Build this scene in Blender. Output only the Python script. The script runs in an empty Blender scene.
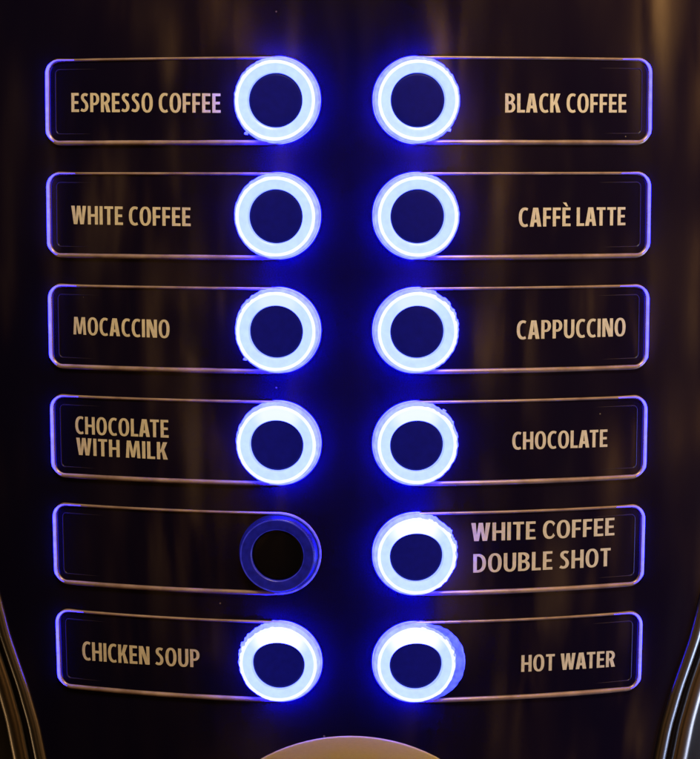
# Close-up of the lit selection buttons on a curved black coffee machine front.  1 unit = 1 cm.
import bpy, math, random
from mathutils import Vector, Matrix, noise

sc = bpy.context.scene
C = sc.collection
PI = math.pi
rnd = random.Random(7)

# ------------------------------------------------------------------ the curved front
K, KV = 0.0502, 0.0098            # curvature across and (slightly) down the front
def S(u, v, n=0.0):
    th = u * K
    p = Vector((math.sin(th) / K, (1 - math.cos(th)) / K + KV * v * v * 0.5, v))
    t1 = Vector((math.cos(th), math.sin(th), 0.0))
    t2 = Vector((0.0, KV * v, 1.0)).normalized()
    return p + t1.cross(t2).normalized() * n

# ------------------------------------------------------------------ materials
def new_mat(name):
    m = bpy.data.materials.new(name); m.use_nodes = True
    nt = m.node_tree
    for n in list(nt.nodes): nt.nodes.remove(n)
    out = nt.nodes.new('ShaderNodeOutputMaterial')
    b = nt.nodes.new('ShaderNodeBsdfPrincipled')
    nt.links.new(b.outputs[0], out.inputs[0])
    return m, nt, b
def setv(b, **kw):
    for k, v in kw.items():
        k = k.replace('_', ' ')
        b.inputs[k].default_value = (*v, 1) if isinstance(v, tuple) and len(v) == 3 and b.inputs[k].type == 'RGBA' else v
def N(nt, t, **kw):
    n = nt.nodes.new(t)
    for k, v in kw.items(): setattr(n, k, v)
    return n
def ramp(nt, src, p0, c0, p1, c1):
    r = N(nt, 'ShaderNodeValToRGB')
    r.color_ramp.elements[0].position = p0; r.color_ramp.elements[0].color = (*c0, 1)
    r.color_ramp.elements[1].position = p1; r.color_ramp.elements[1].color = (*c1, 1)
    nt.links.new(src, r.inputs[0]); return r.outputs[0]
def g3(x): return (x, x, x)

def gloss_plastic(name, base, rough, dust=1.0):
    """dark moulded plastic: smeared gloss, fine vertical wipe marks, a few specks of dust"""
    m, nt, b = new_mat(name)
    tc = N(nt, 'ShaderNodeTexCoord')
    geo = N(nt, 'ShaderNodeNewGeometry')
    vo = N(nt, 'ShaderNodeTexVoronoi'); vo.inputs['Scale'].default_value = 1.15
    vo.inputs['Randomness'].default_value = 1
    nt.links.new(geo.outputs['Position'], vo.inputs['Vector'])
    nz = N(nt, 'ShaderNodeTexNoise'); nz.inputs['Scale'].default_value = 2.3
    nt.links.new(geo.outputs['Position'], nz.inputs['Vector'])
    size = N(nt, 'ShaderNodeMath', operation='MULTIPLY'); size.inputs[1].default_value = 0.045 * dust
    nt.links.new(nz.outputs[0], size.inputs[0])
    lt = N(nt, 'ShaderNodeMath', operation='LESS_THAN')
    nt.links.new(vo.outputs['Distance'], lt.inputs[0]); nt.links.new(size.outputs[0], lt.inputs[1])
    mx = N(nt, 'ShaderNodeMix', data_type='RGBA')
    mx.inputs[6].default_value = (*base, 1); mx.inputs[7].default_value = (0.16, 0.14, 0.12, 1)
    nt.links.new(lt.outputs[0], mx.inputs[0]); nt.links.new(mx.outputs[2], b.inputs['Base Color'])
    mp = N(nt, 'ShaderNodeMapping'); mp.inputs['Scale'].default_value = (1.3, 1.3, 0.25)
    nt.links.new(geo.outputs['Position'], mp.inputs['Vector'])
    n2 = N(nt, 'ShaderNodeTexNoise'); n2.inputs['Scale'].default_value = 0.9; n2.inputs['Detail'].default_value = 6
    nt.links.new(mp.outputs[0], n2.inputs['Vector'])
    r = ramp(nt, n2.outputs[0], 0.35, g3(rough * 0.6), 0.7, g3(rough * 1.6))
    nt.links.new(r, b.inputs['Roughness'])
    bp = N(nt, 'ShaderNodeBump'); bp.inputs['Strength'].default_value = 0.05; bp.inputs['Distance'].default_value = 0.02
    nt.links.new(n2.outputs[0], bp.inputs['Height']); nt.links.new(bp.outputs[0], b.inputs['Normal'])
    return m

M = {}
M['panel'] = gloss_plastic('black_gloss_panel', (0.004, 0.003, 0.017), 0.10)
M['plate'] = gloss_plastic('clear_topped_plate', (0.004, 0.003, 0.018), 0.07, 0.8)
M['cap'] = gloss_plastic('button_cap', (0.004, 0.004, 0.10), 0.18, 0.3)
M['dead_cap'] = gloss_plastic('dark_button_cap', (0.003, 0.003, 0.006), 0.18, 0.3)
M['dead_cap'].node_tree.nodes['Principled BSDF'].inputs['Specular IOR Level'].default_value = 0.2
M['body'] = gloss_plastic('machine_side', (0.012, 0.009, 0.008), 0.3)
M['body'].node_tree.nodes['Principled BSDF'].inputs['Specular IOR Level'].default_value = 0.12

m, nt, b = new_mat('moulded_edge')
setv(b, Base_Color=(0.55, 0.40, 0.34), Metallic=0.35, Roughness=0.27)
M['rim'] = m
geo = N(nt, 'ShaderNodeNewGeometry')
nz = N(nt, 'ShaderNodeTexNoise'); nz.inputs['Scale'].default_value = 2.2; nz.inputs['Detail'].default_value = 5
nt.links.new(geo.outputs['Position'], nz.inputs['Vector'])
nt.links.new(ramp(nt, nz.outputs[0], 0.3, (0.26, 0.185, 0.175), 0.72, (0.50, 0.39, 0.37)), b.inputs['Base Color'])

m, nt, b = new_mat('step_edge'); setv(b, Base_Color=(0.016, 0.013, 0.03), Roughness=0.25); M['step'] = m
m, nt, b = new_mat('chrome_trim')
setv(b, Base_Color=(0.24, 0.25, 0.28), Metallic=1.0, Roughness=0.30); M['chrome'] = m
m, nt, b = new_mat('dark_metal_trim')
setv(b, Base_Color=(0.30, 0.28, 0.27), Metallic=1.0, Roughness=0.28); M['gunmetal'] = m

def print_mat(name, col):
    m, nt, b = new_mat(name)
    geo = N(nt, 'ShaderNodeNewGeometry')
    nz = N(nt, 'ShaderNodeTexNoise'); nz.inputs['Scale'].default_value = 9; nz.inputs['Detail'].default_value = 6
    nt.links.new(geo.outputs['Position'], nz.inputs['Vector'])
    nt.links.new(ramp(nt, nz.outputs[0], 0.3, tuple(c * 0.80 for c in col), 0.7, col), b.inputs['Base Color'])
    setv(b, Roughness=0.5)
    return m
M['print'] = print_mat('cream_print', (0.78, 0.75, 0.66))
m, nt, b = new_mat('brushed_gold_badge')
geo = N(nt, 'ShaderNodeNewGeometry')
mp = N(nt, 'ShaderNodeMapping'); mp.inputs['Scale'].default_value = (3, 3, 40)
nz = N(nt, 'ShaderNodeTexNoise'); nz.inputs['Scale'].default_value = 4; nz.inputs['Detail'].default_value = 8
nt.links.new(geo.outputs['Position'], mp.inputs[0]); nt.links.new(mp.outputs[0], nz.inputs['Vector'])
nt.links.new(ramp(nt, nz.outputs[0], 0.3, (0.43, 0.345, 0.075), 0.7, (0.50, 0.405, 0.10)), b.inputs['Base Color'])
setv(b, Metallic=0.0, Roughness=0.6); b.inputs['Specular IOR Level'].default_value = 0.15; M['badge'] = m

def emissive_mat(name, col, var=0.12, hot=None, base=(0.05, 0.06, 0.15)):
    """an emissive surface; hot = (centre, radius, colour) where its LED sits close behind"""
    m, nt, b = new_mat(name)
    setv(b, Base_Color=base, Roughness=0.3, Emission_Strength=1.0)
    geo = N(nt, 'ShaderNodeNewGeometry')
    nz = N(nt, 'ShaderNodeTexNoise'); nz.inputs['Scale'].default_value = 7; nz.inputs['Detail'].default_value = 7
    nt.links.new(geo.outputs['Position'], nz.inputs['Vector'])
    src = ramp(nt, nz.outputs[0], 0.3, tuple(c * (1 - var) for c in col), 0.7, tuple(c * (1 + var) for c in col))
    # keep full range (ramp colours may exceed one)
    if hot:
        cen, r0, r1, hc = hot
        vm = N(nt, 'ShaderNodeVectorMath', operation='DISTANCE'); vm.inputs[1].default_value = cen
        nt.links.new(geo.outputs['Position'], vm.inputs[0])
        mr = N(nt, 'ShaderNodeMapRange', interpolation_type='SMOOTHSTEP')
        mr.inputs[1].default_value = r0; mr.inputs[2].default_value = r1
        mr.inputs[3].default_value = 1; mr.inputs[4].default_value = 0
        nt.links.new(vm.outputs['Value'], mr.inputs[0])
        mx = N(nt, 'ShaderNodeMix', data_type='RGBA')
        mx.inputs[7].default_value = (*hc, 1)
        nt.links.new(mr.outputs[0], mx.inputs[0]); nt.links.new(src, mx.inputs[6]); src = mx.outputs[2]
    nt.links.new(src, b.inputs['Emission Color'])
    return m
B = 290.0
M['face'] = emissive_mat('ring_diffuser', (0.56, 0.76, B), 0.06)
M['crest'] = emissive_mat('ring_crest', (0.95, 1.05, B), 0.04)
M['flank'] = emissive_mat('ring_flank', (0.40, 0.50, B), 0.22)
M['inner'] = emissive_mat('ring_inner_wall', (0.42, 0.58, 4.0), 0.1)
M['cap'] = emissive_mat('button_cap_painted_bloom', (0.003, 0.0035, 0.105), 0.12)  # blue bloom over the ring's hole, put into the cap as emission
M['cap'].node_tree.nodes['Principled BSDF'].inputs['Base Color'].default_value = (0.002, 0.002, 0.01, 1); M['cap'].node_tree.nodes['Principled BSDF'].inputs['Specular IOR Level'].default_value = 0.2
M['flank_dimmed'] = emissive_mat('ring_flank_dimmed_plate_side', (0.34, 0.42, 34.0), 0.22)  # plate-side flank emission lowered so less blue spills onto the lettering
M['arc'] = emissive_mat('lit_edge_arc', (0.30, 0.34, 14.0), 0.3)
M['end'] = emissive_mat('lit_plate_end', (0.30, 0.27, 26.0), 0.2)
M['sleeve'] = emissive_mat('loose_diffuser_sleeve', (0.10, 0.14, 3.0), 0.5)
M['dim_face'] = emissive_mat('dim_ring_diffuser', (0.006, 0.006, 0.13), 0.25, None, (0.004, 0.004, 0.02))  # weak emission stands in for blue light from the neighbouring rings
M['dim_face'].node_tree.nodes['Principled BSDF'].inputs['Specular IOR Level'].default_value = 0.15
M['dim_crest'] = emissive_mat('dim_ring_crest', (0.02, 0.02, 0.30), 0.35, None, (0.01, 0.01, 0.04))
M['dim_arc'] = emissive_mat('dim_edge_arc', (0.075, 0.065, 0.62), 0.5)  # blue caught from nearby rings, put into the arc as emission

# ------------------------------------------------------------------ mesh helpers
def mesh_obj(name, verts, faces, mats, parent=None, origin=None, fmat=None, smooth=True):
    me = bpy.data.meshes.new(name)
    o3 = origin or Vector((0, 0, 0))
    me.from_pydata([tuple(Vector(v) - o3) for v in verts], [], faces)
    for mm in (mats if isinstance(mats, (list, tuple)) else [mats]): me.materials.append(mm)
    if fmat:
        for p, i in zip(me.polygons, fmat): p.material_index = i
    for p in me.polygons: p.use_smooth = smooth
    me.update()
    o = bpy.data.objects.new(name, me); C.objects.link(o)
    if parent: o.parent = parent
    return o
def thing(name, label, cat, loc, group=None):
    o = bpy.data.objects.new(name, None); o.empty_display_size = 0.3
    C.objects.link(o); o.location = loc
    o['label'] = label; o['category'] = cat
    if group: o['group'] = group
    return o

def sweep(path, radii, n0, seg=10, closed=False, squash=1.0):
    """round bead along a (u, v) path lying on the front; radii per point"""
    P = len(path); vs = []; fs = []
    for i, (u, v) in enumerate(path):
        if closed: a, c = path[i - 1], path[(i + 1) % P]
        else: a, c = path[max(0, i - 1)], path[min(P - 1, i + 1)]
        d = Vector((c[0] - a[0], c[1] - a[1]))
        d = d.normalized() if d.length > 1e-9 else Vector((1, 0))
        nx, ny = -d.y, d.x
        r = radii[i]
        for k in range(seg):
            t = 2 * PI * k / seg
            w = math.cos(t) * r; h = math.sin(t) * r * squash
            vs.append(S(u + nx * w, v + ny * w, n0 + h))
    for i in range(P if closed else P - 1):
        j = (i + 1) % P
        for k in range(seg):
            l = (k + 1) % seg
            fs.append((i * seg + k, i * seg + l, j * seg + l, j * seg + k))
    if not closed:
        fs.append(tuple(range(seg))); fs.append(tuple((P - 1) * seg + k for k in reversed(range(seg))))
    return vs, fs

# ------------------------------------------------------------------ lettering: condensed bold capitals drawn as outlines
ST, HT = 0.205, 0.165           # stem and bar weight, cap height = 1
def arc(cx, cy, rx, ry, a0, a1, n=10, p=2.0):
    out = []
    for i in range(n + 1):
        a = math.radians(a0 + (a1 - a0) * i / n); c, s = math.cos(a), math.sin(a)
        out.append((cx + rx * math.copysign(abs(c) ** (2 / p), c), cy + ry * math.copysign(abs(s) ** (2 / p), s)))
    return out
def stroke(pts):
    L = []; R = []
    for i, (x, y) in enumerate(pts):
        a, c = pts[max(0, i - 1)], pts[min(len(pts) - 1, i + 1)]
        dx, dy = c[0] - a[0], c[1] - a[1]; l = math.hypot(dx, dy); dx /= l; dy /= l
        w = (HT * abs(dx) ** 1.5 + ST * abs(dy) ** 1.5) / (abs(dx) ** 1.5 + abs(dy) ** 1.5) / 2
        L.append((x - dy * w, y + dx * w)); R.append((x + dy * w, y - dx * w))
    return L + R[::-1]
def bez(p0, p1, p2, p3, n=8):
    o = []
    for i in range(n + 1):
        t = i / n; q = 1 - t
        o.append(tuple(q**3 * p0[k] + 3*q*q*t * p1[k] + 3*q*t*t * p2[k] + t**3 * p3[k] for k in (0, 1)))
    return o
def glyph(ch, grot=False):
    global ST, HT
    ST, HT = (0.174, 0.140) if not grot else (0.165, 0.135)
    s, h = ST, HT
    if ch == 'E' or ch == 'È':
        w = .45
        g = [[(0,0),(w,0),(w,h),(s,h),(s,.43),(w-.04,.43),(w-.04,.43+h),(s,.43+h),(s,1-h),(w-.01,1-h),(w-.01,1),(0,1)]]
        if ch == 'È': g.append([(.02,1.27),(.20,1.27),(.31,1.06),(.20,1.06)])
        return w, g
    if ch == 'F':
        w = .43; return w, [[(0,0),(s,0),(s,.41),(w-.03,.41),(w-.03,.41+h),(s,.41+h),(s,1-h),(w,1-h),(w,1),(0,1)]]
    if ch == 'L':
        w = .42; return w, [[(0,0),(w,0),(w,h),(s,h),(s,1),(0,1)]]
    if ch == 'I': return s, [[(0,0),(s,0),(s,1),(0,1)]]
    if ch == 'T':
        w = .50; a = (w - s) / 2; return w, [[(a,0),(a+s,0),(a+s,1-h),(w,1-h),(w,1),(0,1),(0,1-h),(a,1-h)]]
    if ch == 'H':
        w = .58; return w, [[(0,0),(s,0),(s,.42),(w-s,.42),(w-s,0),(w,0),(w,1),(w-s,1),(w-s,.42+h),(s,.42+h),(s,1),(0,1)]]
    if ch == 'O':
        w = .62; p = 2.35
        return w, [arc(w/2,.5,w/2,.515,0,352.5,47,p), arc(w/2,.5,w/2-s,.515-h*.9,0,352.5,47,p)]
    if ch == 'D':
        w = .58
        return w, [[(0,0),(.20,0)]+arc(.20,.5,w-.20,.5,-90,90,20,2.3)+[(0,1)],
                   [(s,h),(.22,h)]+arc(.20,.5,w-.20-s,.5-h,-86,86,18,2.3)+[(.22,1-h),(s,1-h)]]
    if ch == 'P':
        w = .52
        return w, [[(0,0),(s,0),(s,.36)]+[(.24,.36)]+arc(.24,.68,w-.24,.32,-86,90,16,2.2)+[(0,1)],
                   [(s,.36+h-.02),(.25,.36+h-.02)]+arc(.23,.68,w-.23-s*.97,.32-h+.02,-80,80,10,2.2)+[(.25,1-h+.02),(s,1-h+.02)]]
    if ch == 'R':
        w = .54
        return w, [[(0,0),(s,0),(s,.40),(.225,.40),(w-.215,0),(w+.005,0),(w-.135,.455)]+arc(.24,.71,w-.26,.29,-50,90,13,2.2)+[(0,1)],
                   [(s,.40+h-.01),(.25,.40+h-.01)]+arc(.22,.705,w-.24-s*.97,.15,-80,80,10,2.2)+[(.25,1-h+.02),(s,1-h+.02)]]
    if ch == 'B':
        w = .54
        return w, [[(0,0),(.24,0)]+arc(.24,.285,w-.24,.285,-88,55,13,2.2)+arc(.23,.755,w-.26,.245,-50,90,13,2.2)+[(0,1)],
                   [(s,h-.02),(.25,h-.02)]+arc(.24,.285,w-.24-s,.285-h+.02,-80,80,9,2.2)+[(.25,.44),(s,.44)],
                   [(s,.585),(.25,.585)]+arc(.22,.72,w-.25-s,.135,-80,80,9,2.2)+[(.25,1-h+.02),(s,1-h+.02)]]
    if ch == 'U':
        w = .57
        return w, [[(0,1),(0,.36)]+arc(w/2,.36,w/2,.375,180,360,18,2.3)+[(w,1),(w-s,1),(w-s,.36)]+arc(w/2,.36,w/2-s,.375-h*.95,360,180,14,2.3)+[(s,1)]]
    if ch == 'C':
        w = .50 if not grot else .55
        rx = .33 if not grot else .31
        a0 = 62 if not grot else 38
        return w, [arc(rx,.5,rx,.515,a0,360-a0,30,2.3) + arc(rx+.02,.5,rx-s*.97+.02,.515-h,360-a0+(2 if not grot else 10),a0-(2 if not grot else 10),30,2.3)]
    if ch == 'S':
        w = .47
        c = bez((.40,.875),(.30,.95),(.10,.945),(.105,.755)) [:-1] + bez((.105,.755),(.11,.585),(.36,.565),(.365,.305))[:-1] + bez((.365,.305),(.36,.05),(.16,.035),(.025,.135))
        return w, [stroke(c)]
    if ch == 'K':
        w = .56; return w, [[(0,0),(s,0),(s,.36),(.255,.45),(w-.225,0),(w+.01,0),(.385,.565),(w-.01,1),(w-.235,1),(s+.035,.60),(s,.53),(s,1),(0,1)]]
    if ch == 'A':
        w = .62; c = w / 2
        return w, [[(0,0),(.205,0),(.245,.22),(w-.245,.22),(w-.205,0),(w,0),(c+.135,1),(c-.135,1)],
                   [(.27,.37),(w-.27,.37),(c,.80)]]
    if ch == 'N':
        w = .60; return w, [[(0,0),(.18,0),(.165,.60),(.36,0),(w,0),(w,1),(w-.18,1),(w-.165,.42),(.235,1),(0,1)]]
    if ch == 'M':
        w = .78; c = w / 2
        return w, [[(0,0),(.17,0),(.19,.68),(c-.085,.04),(c+.085,.04),(w-.19,.68),(w-.17,0),(w,0),(w-.06,1),(w-.27,1),(c,.40),(.27,1),(.06,1)]]
    if ch == 'W':
        w = .86; c = w / 2
        return w, [[(.14,0),(.345,0),(c,.56),(w-.345,0),(w-.14,0),(w,1),(w-.20,1),(w-.25,.34),(c+.095,1),(c-.095,1),(.25,.34),(.20,1),(0,1)]]
    return .24, []
def text_mesh(lines, uc_parent, mat, origin, grot=False):
    """lines: (string, u0, u1, base0, base1, top0, top1) with v relative to the front"""
    verts = []; faces = []
    for (s, u0, u1, b0, b1, t0, t1) in lines:
        x = 0; cu = bpy.data.curves.new('lettering', 'CURVE'); cu.dimensions = '2D'; cu.fill_mode = 'BOTH'; cu.extrude = 0.0
        sp = 0.095
        for i, ch in enumerate(s):
            w, cs = glyph(ch, grot)
            for c in cs:
                q = cu.splines.new('POLY'); q.points.add(len(c) - 1); q.use_cyclic_u = True
                for p_, (px, py) in zip(q.points, c): p_.co = (x + px, py, 0, 1)
            if i < len(s) - 1:
                k = sp
                if ch == 'L' and s[i+1] in 'AT': k = .05 if s[i+1] == 'A' else .01
                if ch == 'A' and s[i+1] in 'T' or ch == 'T' and s[i+1] == 'A' or ch == 'W' and s[i+1] == 'A': k = .02
                if ch == ' ' : k = 0
                x += w + k
            else: x += w
        W = x
        tmp = bpy.data.objects.new('tmp_curve', cu)
        me = bpy.data.meshes.new_from_object(tmp)
        off = len(verts)
        for v in me.vertices:
            a = v.co.x / W
            base = b0 + (b1 - b0) * a; top = t0 + (t1 - t0) * a
            verts.append(S(u0 + (u1 - u0) * a, base + (top - base) * v.co.y, 0.022))
        faces += [tuple(off + k for k in p.vertices) for p in me.polygons]
        bpy.data.objects.remove(tmp); bpy.data.curves.remove(cu); bpy.data.meshes.remove(me)
    # faces toward the viewer
    o = mesh_obj('lettering', verts, faces, mat, uc_parent, origin, smooth=False)
    return o

# ------------------------------------------------------------------ the machine itself
machine = thing('coffee_machine', 'black glossy curved front of a coffee machine with metal edge trims', 'coffee machine', S(0, -14, 0.0))
morg = machine.location.copy()
EDGE = [(-20, 6.3), (-12, 6.72), (-9, 7.27), (-8.2, 7.42), (-7.3, 7.68), (-6.1, 8.12), (-5.2, 8.36), (-4, 8.72), (-2, 9.2), (0, 9.55), (4, 10.0), (16, 10.6)]
def edge(v):
    v = max(-20, min(16, v))
    for (a, ea), (c, ec) in zip(EDGE, EDGE[1:]):
        if a <= v <= c: return ea + (ec - ea) * (v - a) / (c - a)
NU, NV = 80, 150
vs = []; fs = []
for j in range(NV + 1):
    v = -20 + 36 * j / NV; e = edge(v)
    for i in range(NU + 1): vs.append(S(-e + 2 * e * i / NU, v, 0))
for j in range(NV):
    for i in range(NU):
        a = j * (NU + 1) + i; fs.append((a, a + 1, a + NU + 2, a + NU + 1))
o = mesh_obj('front_panel', vs, fs, M['panel'], machine, morg)
o['label'] = 'glossy black curved panel the buttons are set into'

def strip(name, side, prof, mat, wob=0.0):
    """a long moulding following the side edge: prof = (offset outwards, height) points"""
    vs = []; fs = []; n = len(prof)
    for j in range(161):
        v = -20 + 36 * j / 160; e = edge(v)
        for (du, h) in prof: vs.append(S(side * (e + du), v, h))
    for j in range(160):
        for i in range(n - 1):
            a = j * n + i; q = (a, a + 1, a + n + 1, a + n)
            fs.append(q if side > 0 else q[::-1])
    return mesh_obj(name, vs, fs, mat, machine, morg)
for side in (1, -1):
    bead = [(0.0, -0.06)] + [(0.16 - 0.16 * math.cos(PI * k / 12), 0.12 * math.sin(PI * k / 12)) for k in range(13)] + [(0.32, -0.12)]
    strip('edge_trim', side, bead, M['chrome'])
    gro = [(0.31, -0.11), (0.33, -0.2), (0.50, -0.22), (0.56, -0.14)]
    strip('groove', side, gro, M['body'])
    b2 = [(0.55, -0.15)] + [(0.80 - 0.24 * math.cos(PI * k / 12), -0.12 + 0.14 * math.sin(PI * k / 12)) for k in range(13)] + [(1.06, -0.3)]
    strip('outer_trim', side, b2, M['gunmetal'])
    body = [(1.05, -0.29)] + [(1.12 + 0.25 * k, -0.30 - 0.012 * k) for k in range(60)] 
    strip('side_panel', side, body, M['body'])
# badge: the top of a round gold disc
br, bv = 3.84, -11.83
vs = [S(0.075, bv, 0.025)]; fs = []
rings = [(0.3, .025), (0.6, .025), (0.85, .025), (0.99, .025), (0.999, .02), (1.0, 0.0)]
for (f, h) in rings:
    for k in range(96):
        a = 2 * PI * k / 96; vs.append(S(0.075 + br * f * math.cos(a), bv + br * f * math.sin(a), h))
for k in range(96): fs.append((0, 1 + k, 1 + (k + 1) % 96))
for r_ in range(len(rings) - 1):
    for k in range(96):
        a = 1 + r_ * 96 + k; c = 1 + r_ * 96 + (k + 1) % 96; fs.append((a, a + 96, c + 96, c))
o = mesh_obj('badge', vs, fs, M['badge'], machine, morg)
o['label'] = 'plain beige gold round badge at the bottom'

# ------------------------------------------------------------------ the twelve buttons
PA, PC, PH, PITCH = 6.8246, 1.5077, 0.9114, 2.4967
V0 = 2.5 * PITCH
CR = 0.30
def outline(side, vc, grow=0.0):
    """closed (u, v) path of the plate, starting at the inner arc, plus tags"""
    h = PH + grow; pts = []
    a = PA + grow; cr = CR + grow
    # from the top of the arc along the top to the outer end, down, back along the bottom, round the arc
    pts += [(PC + (a - cr - PC) * i / 40, h, 'top') for i in range(40)]
    pts += [(a - cr + cr * math.sin(PI/2 * i / 10), h - cr + cr * math.cos(PI/2 * i / 10), 'end') for i in range(10)]
    pts += [(a, h - cr - (2 * h - 2 * cr) * i / 12, 'end') for i in range(12)]
    pts += [(a - cr + cr * math.cos(PI/2 * i / 10), -h + cr - cr * math.sin(PI/2 * i / 10), 'end') for i in range(10)]
    pts += [(a - cr - (a - cr - PC) * i / 40, -h, 'bottom') for i in range(40)]
    pts += [(PC - h * math.sin(PI * i / 36), -h * math.cos(PI * i / 36), 'arc') for i in range(36)]
    return [(side * x, vc + y, t) for (x, y, t) in pts]

def lathe(prof, cu, cv, origin, parent, name, mats, seg=96, jag=None, off=lambda h: (0, 0), pick=lambda a, m: m):
    """prof: (r, n, matindex); jag(angle, r) perturbs the radius"""
    vs = []; fs = []; fm = []
    for (r, h, mi) in prof:
        ou, ov = off(h)
        for k in range(seg):
            a = 2 * PI * k / seg; rr = jag(a, r) if jag else r
            vs.append(S(cu + ou + rr * math.cos(a), cv + ov + rr * math.sin(a), h))
    for j in range(len(prof) - 1):
        for k in range(seg):
            l = (k + 1) % seg
            fs.append((j * seg + k, (j + 1) * seg + k, (j + 1) * seg + l, j * seg + l)); fm.append(pick(2 * PI * (k + .5) / seg, prof[j][2]))
    return mesh_obj(name, vs, fs, mats, parent, origin, fm)

NAMES = [('ESPRESSO COFFEE', 'BLACK COFFEE'), ('WHITE COFFEE', 'CAFFÈ LATTE'), ('MOCACCINO', 'CAPPUCCINO'),
         ('CHOCOLATE WITH MILK', 'CHOCOLATE'), ('', 'WHITE COFFEE DOUBLE SHOT'), ('CHICKEN SOUP', 'HOT WATER')]
TXT = {(0,-1): [('ESPRESSO COFFEE', -6.232, -2.752, -.225, -.268, .194, .150)],
       (1,-1): [('WHITE COFFEE', -6.262, -3.441, -.208, -.232, .200, .175)],
       (2,-1): [('MOCACCINO', -6.252, -3.947, -.178, -.206, .215, .195)],
       (3,-1): [('CHOCOLATE', -6.249, -3.999, .062, .062, .460, .460), ('WITH MILK', -6.235, -4.030, -.420, -.434, -.026, -.045)],
       (5,-1): [('CHICKEN SOUP', -6.215, -3.360, -.240, -.215, .205, .205)],
       (0, 1): [('BLACK COFFEE', 3.458, 6.258, -.268, -.253, .146, .150)],
       (1, 1): [('CAFFÈ LATTE', 3.778, 6.264, -.250, -.235, .165, .165)],
       (2, 1): [('CAPPUCCINO', 3.754, 6.302, -.222, -.206, .190, .200)],
       (3, 1): [('CHOCOLATE', 3.677, 5.908, -.180, -.195, .214, .200)],
       (4, 1): [('WHITE COFFEE', 2.766, 6.121, .266, .260, .680, .665), ('DOUBLE SHOT', 2.818, 6.039, -.456, -.450, -.030, -.028)],
       (5, 1): [('HOT WATER', 3.952, 6.210, -.318, -.345, .075, .040)]}
ORD = ['top', 'second', 'third', 'fourth', 'fifth', 'bottom']
# measured little differences of each ring: (du, dv) of the hole against the pitch
HOT = [0, 0, .25, .5, .8, 1.0]

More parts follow.
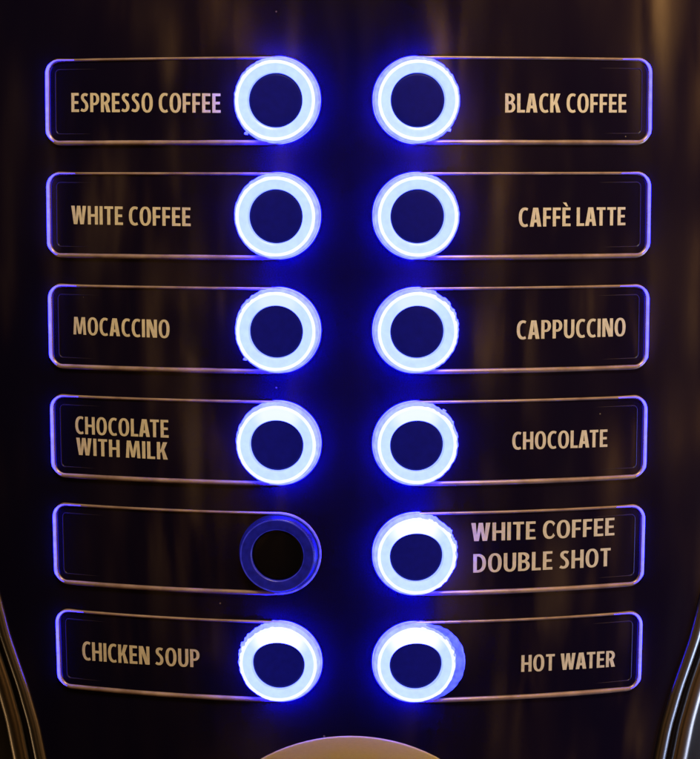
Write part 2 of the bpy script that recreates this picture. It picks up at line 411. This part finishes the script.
for row in range(6):
    for side in (-1, 1):
        vc = V0 - row * PITCH
        lit = not (row == 4 and side == -1)
        word = NAMES[row][0 if side < 0 else 1]
        col = 'left' if side < 0 else 'right'
        if lit:
            label = 'glowing ring button with plate reading %s, %s in the %s column' % (word, ORD[row], col)
        else:
            label = 'button with unlit dark blue ring and blank dark plate, fifth of the left column'
        t = thing('drink_button', label, 'button', S(side * PC, vc, 0), 'drink selection buttons in two columns')
        org = t.location.copy()
        out = outline(side, vc)
        # --- plate
        us = []; n1 = 60
        a = PA
        samples = []
        for i in range(25): samples.append(PC - PH * math.cos(PI / 2 * i / 24))
        for i in range(1, 40): samples.append(PC + (PA - CR - PC) * i / 40)
        for i in range(13): samples.append(PA - CR + CR * math.sin(PI / 2 * i / 12))
        vs = []; fs = []; NJ = 10
        for x in samples:
            if x < PC: hh = math.sqrt(max(0, PH**2 - (x - PC)**2))
            elif x > PA - CR: hh = PH - CR + math.sqrt(max(0, CR**2 - (x - PA + CR)**2))
            else: hh = PH
            for j in range(NJ + 1): vs.append(S(side * x, vc + hh * (-1 + 2 * j / NJ), 0.012))
        for i in range(len(samples) - 1):
            for j in range(NJ):
                q = i * (NJ + 1) + j; f = (q, q + NJ + 1, q + NJ + 2, q + 1)
                fs.append(f if side > 0 else f[::-1])
        plate = mesh_obj('label_plate', vs, fs, M['plate'], t, org)
        # --- lettering
        if (row, side) in TXT:
            ls = [(s_, a_, b_, c_ + vc, d_ + vc, e_ + vc, f_ + vc) for (s_, a_, b_, c_, d_, e_, f_) in TXT[(row, side)]]
            for l_ in ls: text_mesh([l_], plate, M['print'], org, grot=(row == 4))
        # --- moulded rim bead all round, heavier along the bottom
        R_ = {'top': .031, 'bottom': .054, 'end': .045, 'arc': .030}
        rr = [R_[q[2]] * (1 + 0.10 * noise.noise(Vector((q[0] * 1.3, q[1] * 1.3, row)))) for q in out]
        for _ in range(3): rr = [(rr[i - 1] + rr[i] * 2 + rr[(i + 1) % len(rr)]) / 4 for i in range(len(rr))]
        vs, fs = sweep([(q[0], q[1]) for q in out], rr, 0.018, 12, True)
        rim = mesh_obj('plate_rim', vs, fs, M['rim'], t, org)
        # --- faint moulded step just inside the rim
        inn = [q for q in outline(side, vc, -0.20) if q[2] != 'arc']
        vs, fs = sweep([(q[0], q[1]) for q in inn[30:82]], [.002 + .015 * min(1, i / 10, (51 - i) / 10) for i in range(52)], 0.006, 8, False)
        mesh_obj('inner_step', vs, fs, M['step'], plate, org)
        # --- light leaking out of the plate's outer end, tapering off along top and bottom
        i0 = 40 - 3; i1 = 40 + 30
        seg = out[i0:i1 + 1]; n = len(seg); rad = []
        for i in range(n):
            f1 = min(1, i / 9.0); f2 = min(1, (n - 1 - i) / 6.0)
            rad.append(0.002 + 0.029 * min(f1, f2) ** 2)
        vs, fs = sweep([(q[0], q[1]) for q in seg], rad, 0.062, 10, False)
        mesh_obj('light_edge', vs, fs, M['end'], rim, org)
        # --- lit arc of the plate around the ring
        seg = [q for q in out if q[2] == 'arc'] + [out[0]]
        pre = [q for q in out if q[2] == 'bottom'][-5:]; post = out[1:4]
        seg = pre + seg + post; n = len(seg)
        rad = [0.004 + (0.026 if lit else 0.017) * min(1, i / 5.0, (n - 1 - i) / 4.0) for i in range(n)]
        vs, fs = sweep([(q[0], q[1]) for q in seg], rad, 0.046, 10, False)
        mesh_obj('light_arc', vs, fs, M['arc'] if lit else M['dim_arc'], rim, org)
        # --- ring
        cu, cv = side * PC, vc
        hot = HOT[row] if lit else 0
        sd = row * 7 + (3 if side > 0 else 0)
        # ragged glue line where the plate meets the ring (on the plate's side)
        amp = {(-1,0):.4,(1,0):.5,(-1,1):.4,(1,1):.3,(-1,2):.5,(1,2):.9,(-1,3):.4,(1,3):.8,(-1,4):0,(1,4):1.2,(-1,5):1.0,(1,5):1.0}[(side, row)]
        def jag(a, r, side=side, sd=sd, amp=amp, hot_=hot):
            if r < 0.62: return r - hot_ * .10 * max(0, math.sin(a)) ** 2
            if r < 0.86: return r
            c = math.cos(a) * side                      # >0 : plate side
            s_ = math.sin(a)
            wgt = max(0, c) ** .5 * (0.35 + 0.65 * max(0, s_) ** .5) * amp
            z = noise.noise(Vector((math.cos(a) * 9 + sd, math.sin(a) * 9, sd))) 
            z = max(-.25, min(.45, z * 1.6)) + max(0, noise.noise(Vector((math.cos(a) * 23 + sd, math.sin(a) * 23, sd * 2))) - .15) * .9
            return r + wgt * (0.06 * z) + 0.004 * noise.noise(Vector((a * 3, sd, 1)))
        def off(h, side=side): return (side * 0.035 * (h / .2), -0.02 * (h / .2))
        if lit:
            # the hot spot sits over the LED, at twelve o'clock, stronger in the lower rows
            fm_ = M['face'] if hot == 0 else emissive_mat('ring_diffuser', (0.56, 0.76, B), 0.06,
                (S(cu, cv + 0.70, .17), 0.25 + .1 * hot, 0.55 + .25 * hot, (0.56 + .6 * hot, 0.76 + .4 * hot, B)))
            mats = [fm_, M['crest'], M['flank'], M['inner'], M['flank_dimmed']]
            prof = [(.585, .03, 3), (.588, .150, 3), (.600, .165, 0), (.70, .172, 0), (.795, .172, 1), (.815, .185, 1), (.845, .188, 1), (.865, .172, 2), (.90, .11, 2), (.925, .05, 2), (.945, .02, 2), (.95, -.01, 2)]
        else:
            mats = [M['dim_face'], M['dim_crest'], M['dim_face'], M['dim_crest']]
            prof = [(.578, .03, 3), (.580, .150, 3), (.596, .165, 0), (.70, .172, 0), (.795, .172, 1), (.81, .180, 1), (.825, .172, 0), (.87, .08, 0), (.90, .02, 0), (.91, -.01, 0)]
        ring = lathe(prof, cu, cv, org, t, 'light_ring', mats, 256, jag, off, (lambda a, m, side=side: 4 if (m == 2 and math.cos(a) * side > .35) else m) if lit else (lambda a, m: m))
        if not lit: ring['label'] = 'unlit dark blue ring'
        # --- cap in the ring's hole
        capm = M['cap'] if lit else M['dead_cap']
        ou, ov = off(.1)
        vs = [S(cu + ou, cv + ov, .128)]; fs = []
        rg = [(.2, .128), (.4, .127), (.52, .124), (.572, .118), (.5845, .10)]
        for (r, h) in rg:
            for k in range(64):
                a = 2 * PI * k / 64; vs.append(S(cu + ou + r * math.cos(a), cv + ov + r * math.sin(a), h))
        for k in range(64): fs.append((0, 1 + k, 1 + (k + 1) % 64))
        for j in range(len(rg) - 1):
            for k in range(64):
                a = 1 + j * 64 + k; c = 1 + j * 64 + (k + 1) % 64; fs.append((a, a + 64, c + 64, c))
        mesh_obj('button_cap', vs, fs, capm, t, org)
        # --- the HOT WATER ring has its clear sleeve slipped out to the right
        if row == 5 and side == 1:
            def jag2(a, r): return r + 0.02 * noise.noise(Vector((math.cos(a) * 8, math.sin(a) * 8, 4)))
            sl = lathe([(.60, .02, 0), (.80, .10, 0), (.86, .11, 0), (.885, .06, 0), (.89, .0, 0)], cu + .26, cv - .01, org, t, 'diffuser_sleeve', [M['sleeve']], 128, jag2)
        # --- small nubs of glue by the ring, their caught light put in as emission
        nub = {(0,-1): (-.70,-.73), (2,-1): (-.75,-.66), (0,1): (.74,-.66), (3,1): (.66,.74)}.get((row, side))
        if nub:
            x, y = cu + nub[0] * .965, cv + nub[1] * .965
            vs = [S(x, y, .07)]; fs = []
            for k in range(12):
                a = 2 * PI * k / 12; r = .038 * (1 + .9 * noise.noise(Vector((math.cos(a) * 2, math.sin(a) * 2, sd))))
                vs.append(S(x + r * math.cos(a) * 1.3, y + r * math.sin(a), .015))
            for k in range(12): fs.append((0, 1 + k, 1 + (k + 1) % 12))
            mesh_obj('glowing_glue_blob', vs, fs, M['arc'], t, org)

# ------------------------------------------------------------------ light: a dim warm room
w = bpy.data.worlds.new('World'); sc.world = w; w.use_nodes = True
nt = w.node_tree
for n in list(nt.nodes): nt.nodes.remove(n)
out_ = N(nt, 'ShaderNodeOutputWorld'); bg = N(nt, 'ShaderNodeBackground')
nt.links.new(bg.outputs[0], out_.inputs[0])
tc = N(nt, 'ShaderNodeTexCoord'); sep = N(nt, 'ShaderNodeSeparateXYZ')
nt.links.new(tc.outputs['Generated'], sep.inputs[0])
def math_(op, a, b_=None, c_=None):
    n = N(nt, 'ShaderNodeMath', operation=op)
    for i, x in enumerate((a, b_, c_)):
        if x is None: continue
        if isinstance(x, (int, float)): n.inputs[i].default_value = x
        else: nt.links.new(x, n.inputs[i])
    return n.outputs[0]
ny = math_('MULTIPLY', sep.outputs[1], -1)
az = math_('ARCTAN2', sep.outputs[0], ny)          # 0 = behind the camera, + to the right
el = math_('ARCSINE', sep.outputs[2])
def vec(ax, ex, off):
    cb = N(nt, 'ShaderNodeCombineXYZ')
    nt.links.new(math_('MULTIPLY', az, ax), cb.inputs[0]); nt.links.new(math_('MULTIPLY', el, ex), cb.inputs[1]); cb.inputs[2].default_value = off
    return cb.outputs[0]
def nse(v_, sc_, det, rough=.5, dist=0):
    n = N(nt, 'ShaderNodeTexNoise'); n.inputs['Scale'].default_value = sc_; n.inputs['Detail'].default_value = det
    n.inputs['Roughness'].default_value = rough; n.inputs['Distortion'].default_value = dist
    nt.links.new(v_, n.inputs['Vector']); return n.outputs[0]
def mr(v_, a, b_, c_=0., d=1.):
    n = N(nt, 'ShaderNodeMapRange', interpolation_type='SMOOTHSTEP'); nt.links.new(v_, n.inputs[0])
    for i, x in zip((1, 2, 3, 4), (a, b_, c_, d)): n.inputs[i].default_value = x
    return n.outputs[0]
streak = mr(nse(vec(9, 3.2, 3.1), 1.6, 4, .55, .6), .42, .72)
patch = mr(nse(vec(2.6, 5.5, 9.3), 1.0, 4, .5, .8), .36, .64)
# brighter to the right, dark to the far left
right = math_('ADD', mr(az, -1.0, .10, .10, 1.0), mr(az, .55, .85, 0.0, 0.35))
upper = math_('MULTIPLY', mr(el, -.48, .10, .22, 1.0), mr(el, .14, .22, 1.0, 1.7))
lum = math_('MULTIPLY', math_('MULTIPLY_ADD', math_('MULTIPLY', streak, patch), 2.5, 0.09), math_('MULTIPLY', right, upper))
front = math_('MULTIPLY', mr(math_('ABSOLUTE', az), 1.2, 1.9, 1.0, 0.25), mr(math_('ABSOLUTE', az), .06, .30, .08, 1.0))
lum = math_('MULTIPLY', lum, front)
cmix = N(nt, 'ShaderNodeMix', data_type='RGBA')
cmix.inputs[6].default_value = (0.95, 0.36, 0.07, 1); cmix.inputs[7].default_value = (1.0, 0.50, 0.15, 1)
nt.links.new(streak, cmix.inputs[0])
nt.links.new(cmix.outputs[2], bg.inputs[0])
nt.links.new(math_('MULTIPLY', lum, 1.0), bg.inputs[1])

def area(name, loc, target, sx, sy, power, col):
    l = bpy.data.lights.new(name, 'AREA'); l.shape = 'RECTANGLE'; l.size = sx; l.size_y = sy; l.energy = power; l.color = col
    o = bpy.data.objects.new(name, l); C.objects.link(o); o.location = loc
    o.rotation_euler = (Vector(target) - Vector(loc)).to_track_quat('-Z', 'Y').to_euler(); return o
area('warm_fill_above', (6, -34, 52), (0, 0, 0), 30, 10, 36000, (1.0, 0.76, 0.42))  # unseen area light added to brighten the lettering and rims
area('cool_trim_fill', (60, -4, -20), (8, 2, -7), 20, 26, 18000, (0.58, 0.70, 1.0))  # added off-frame to give the right trim its cool highlight
area('amber_trim_fill', (-48, 12, -38), (-8, 2, -8), 9, 18, 2200, (1.0, 0.6, 0.25))  # unseen light added for the gold reflection in the left outer trim

# ------------------------------------------------------------------ camera
f, D, ch, pit, cx, yaw, roll = 1837.361, 39.9999, 4.9506, 0.1189, 0.8511, -0.0195, 0.0008
def to_cam(p):          # p: x right, y up, z away -> camera axes right, up, forward
    px, py, pz = p
    c, s = math.cos(yaw), math.sin(yaw); px, pz = c*px - s*pz, s*px + c*pz
    c, s = math.cos(pit), math.sin(pit); py, pz = c*py + s*pz, -s*py + c*pz
    c, s = math.cos(roll), math.sin(roll); px, py = c*px - s*py, s*px + c*py
    return px, py, pz
colx, coly, colz = to_cam((1,0,0)), to_cam((0,1,0)), to_cam((0,0,1))
# world: x=x, y(blender)=z(away), z(blender)=y(up)
right_v = Vector((colx[0], colz[0], coly[0])); up_v = Vector((colx[1], colz[1], coly[1])); fw_v = Vector((colx[2], colz[2], coly[2]))
cam = bpy.data.cameras.new('camera'); co = bpy.data.objects.new('camera', cam); C.objects.link(co)
R3 = Matrix((right_v, up_v, -fw_v)).transposed()
co.matrix_world = Matrix.Translation((cx, -D, ch)) @ R3.to_4x4()
cam.sensor_fit = 'HORIZONTAL'; cam.sensor_width = 36; cam.lens = 36 * f / 700
cam.clip_start = 0.5; cam.clip_end = 500
sc.camera = co

sc.render.engine = 'CYCLES'
sc.cycles.use_denoising = True
sc.cycles.max_bounces = 6; sc.cycles.sample_clamp_indirect = 20
sc.view_settings.view_transform = 'Standard'; sc.view_settings.look = 'None'
sc.view_settings.exposure = 0; sc.view_settings.gamma = 1
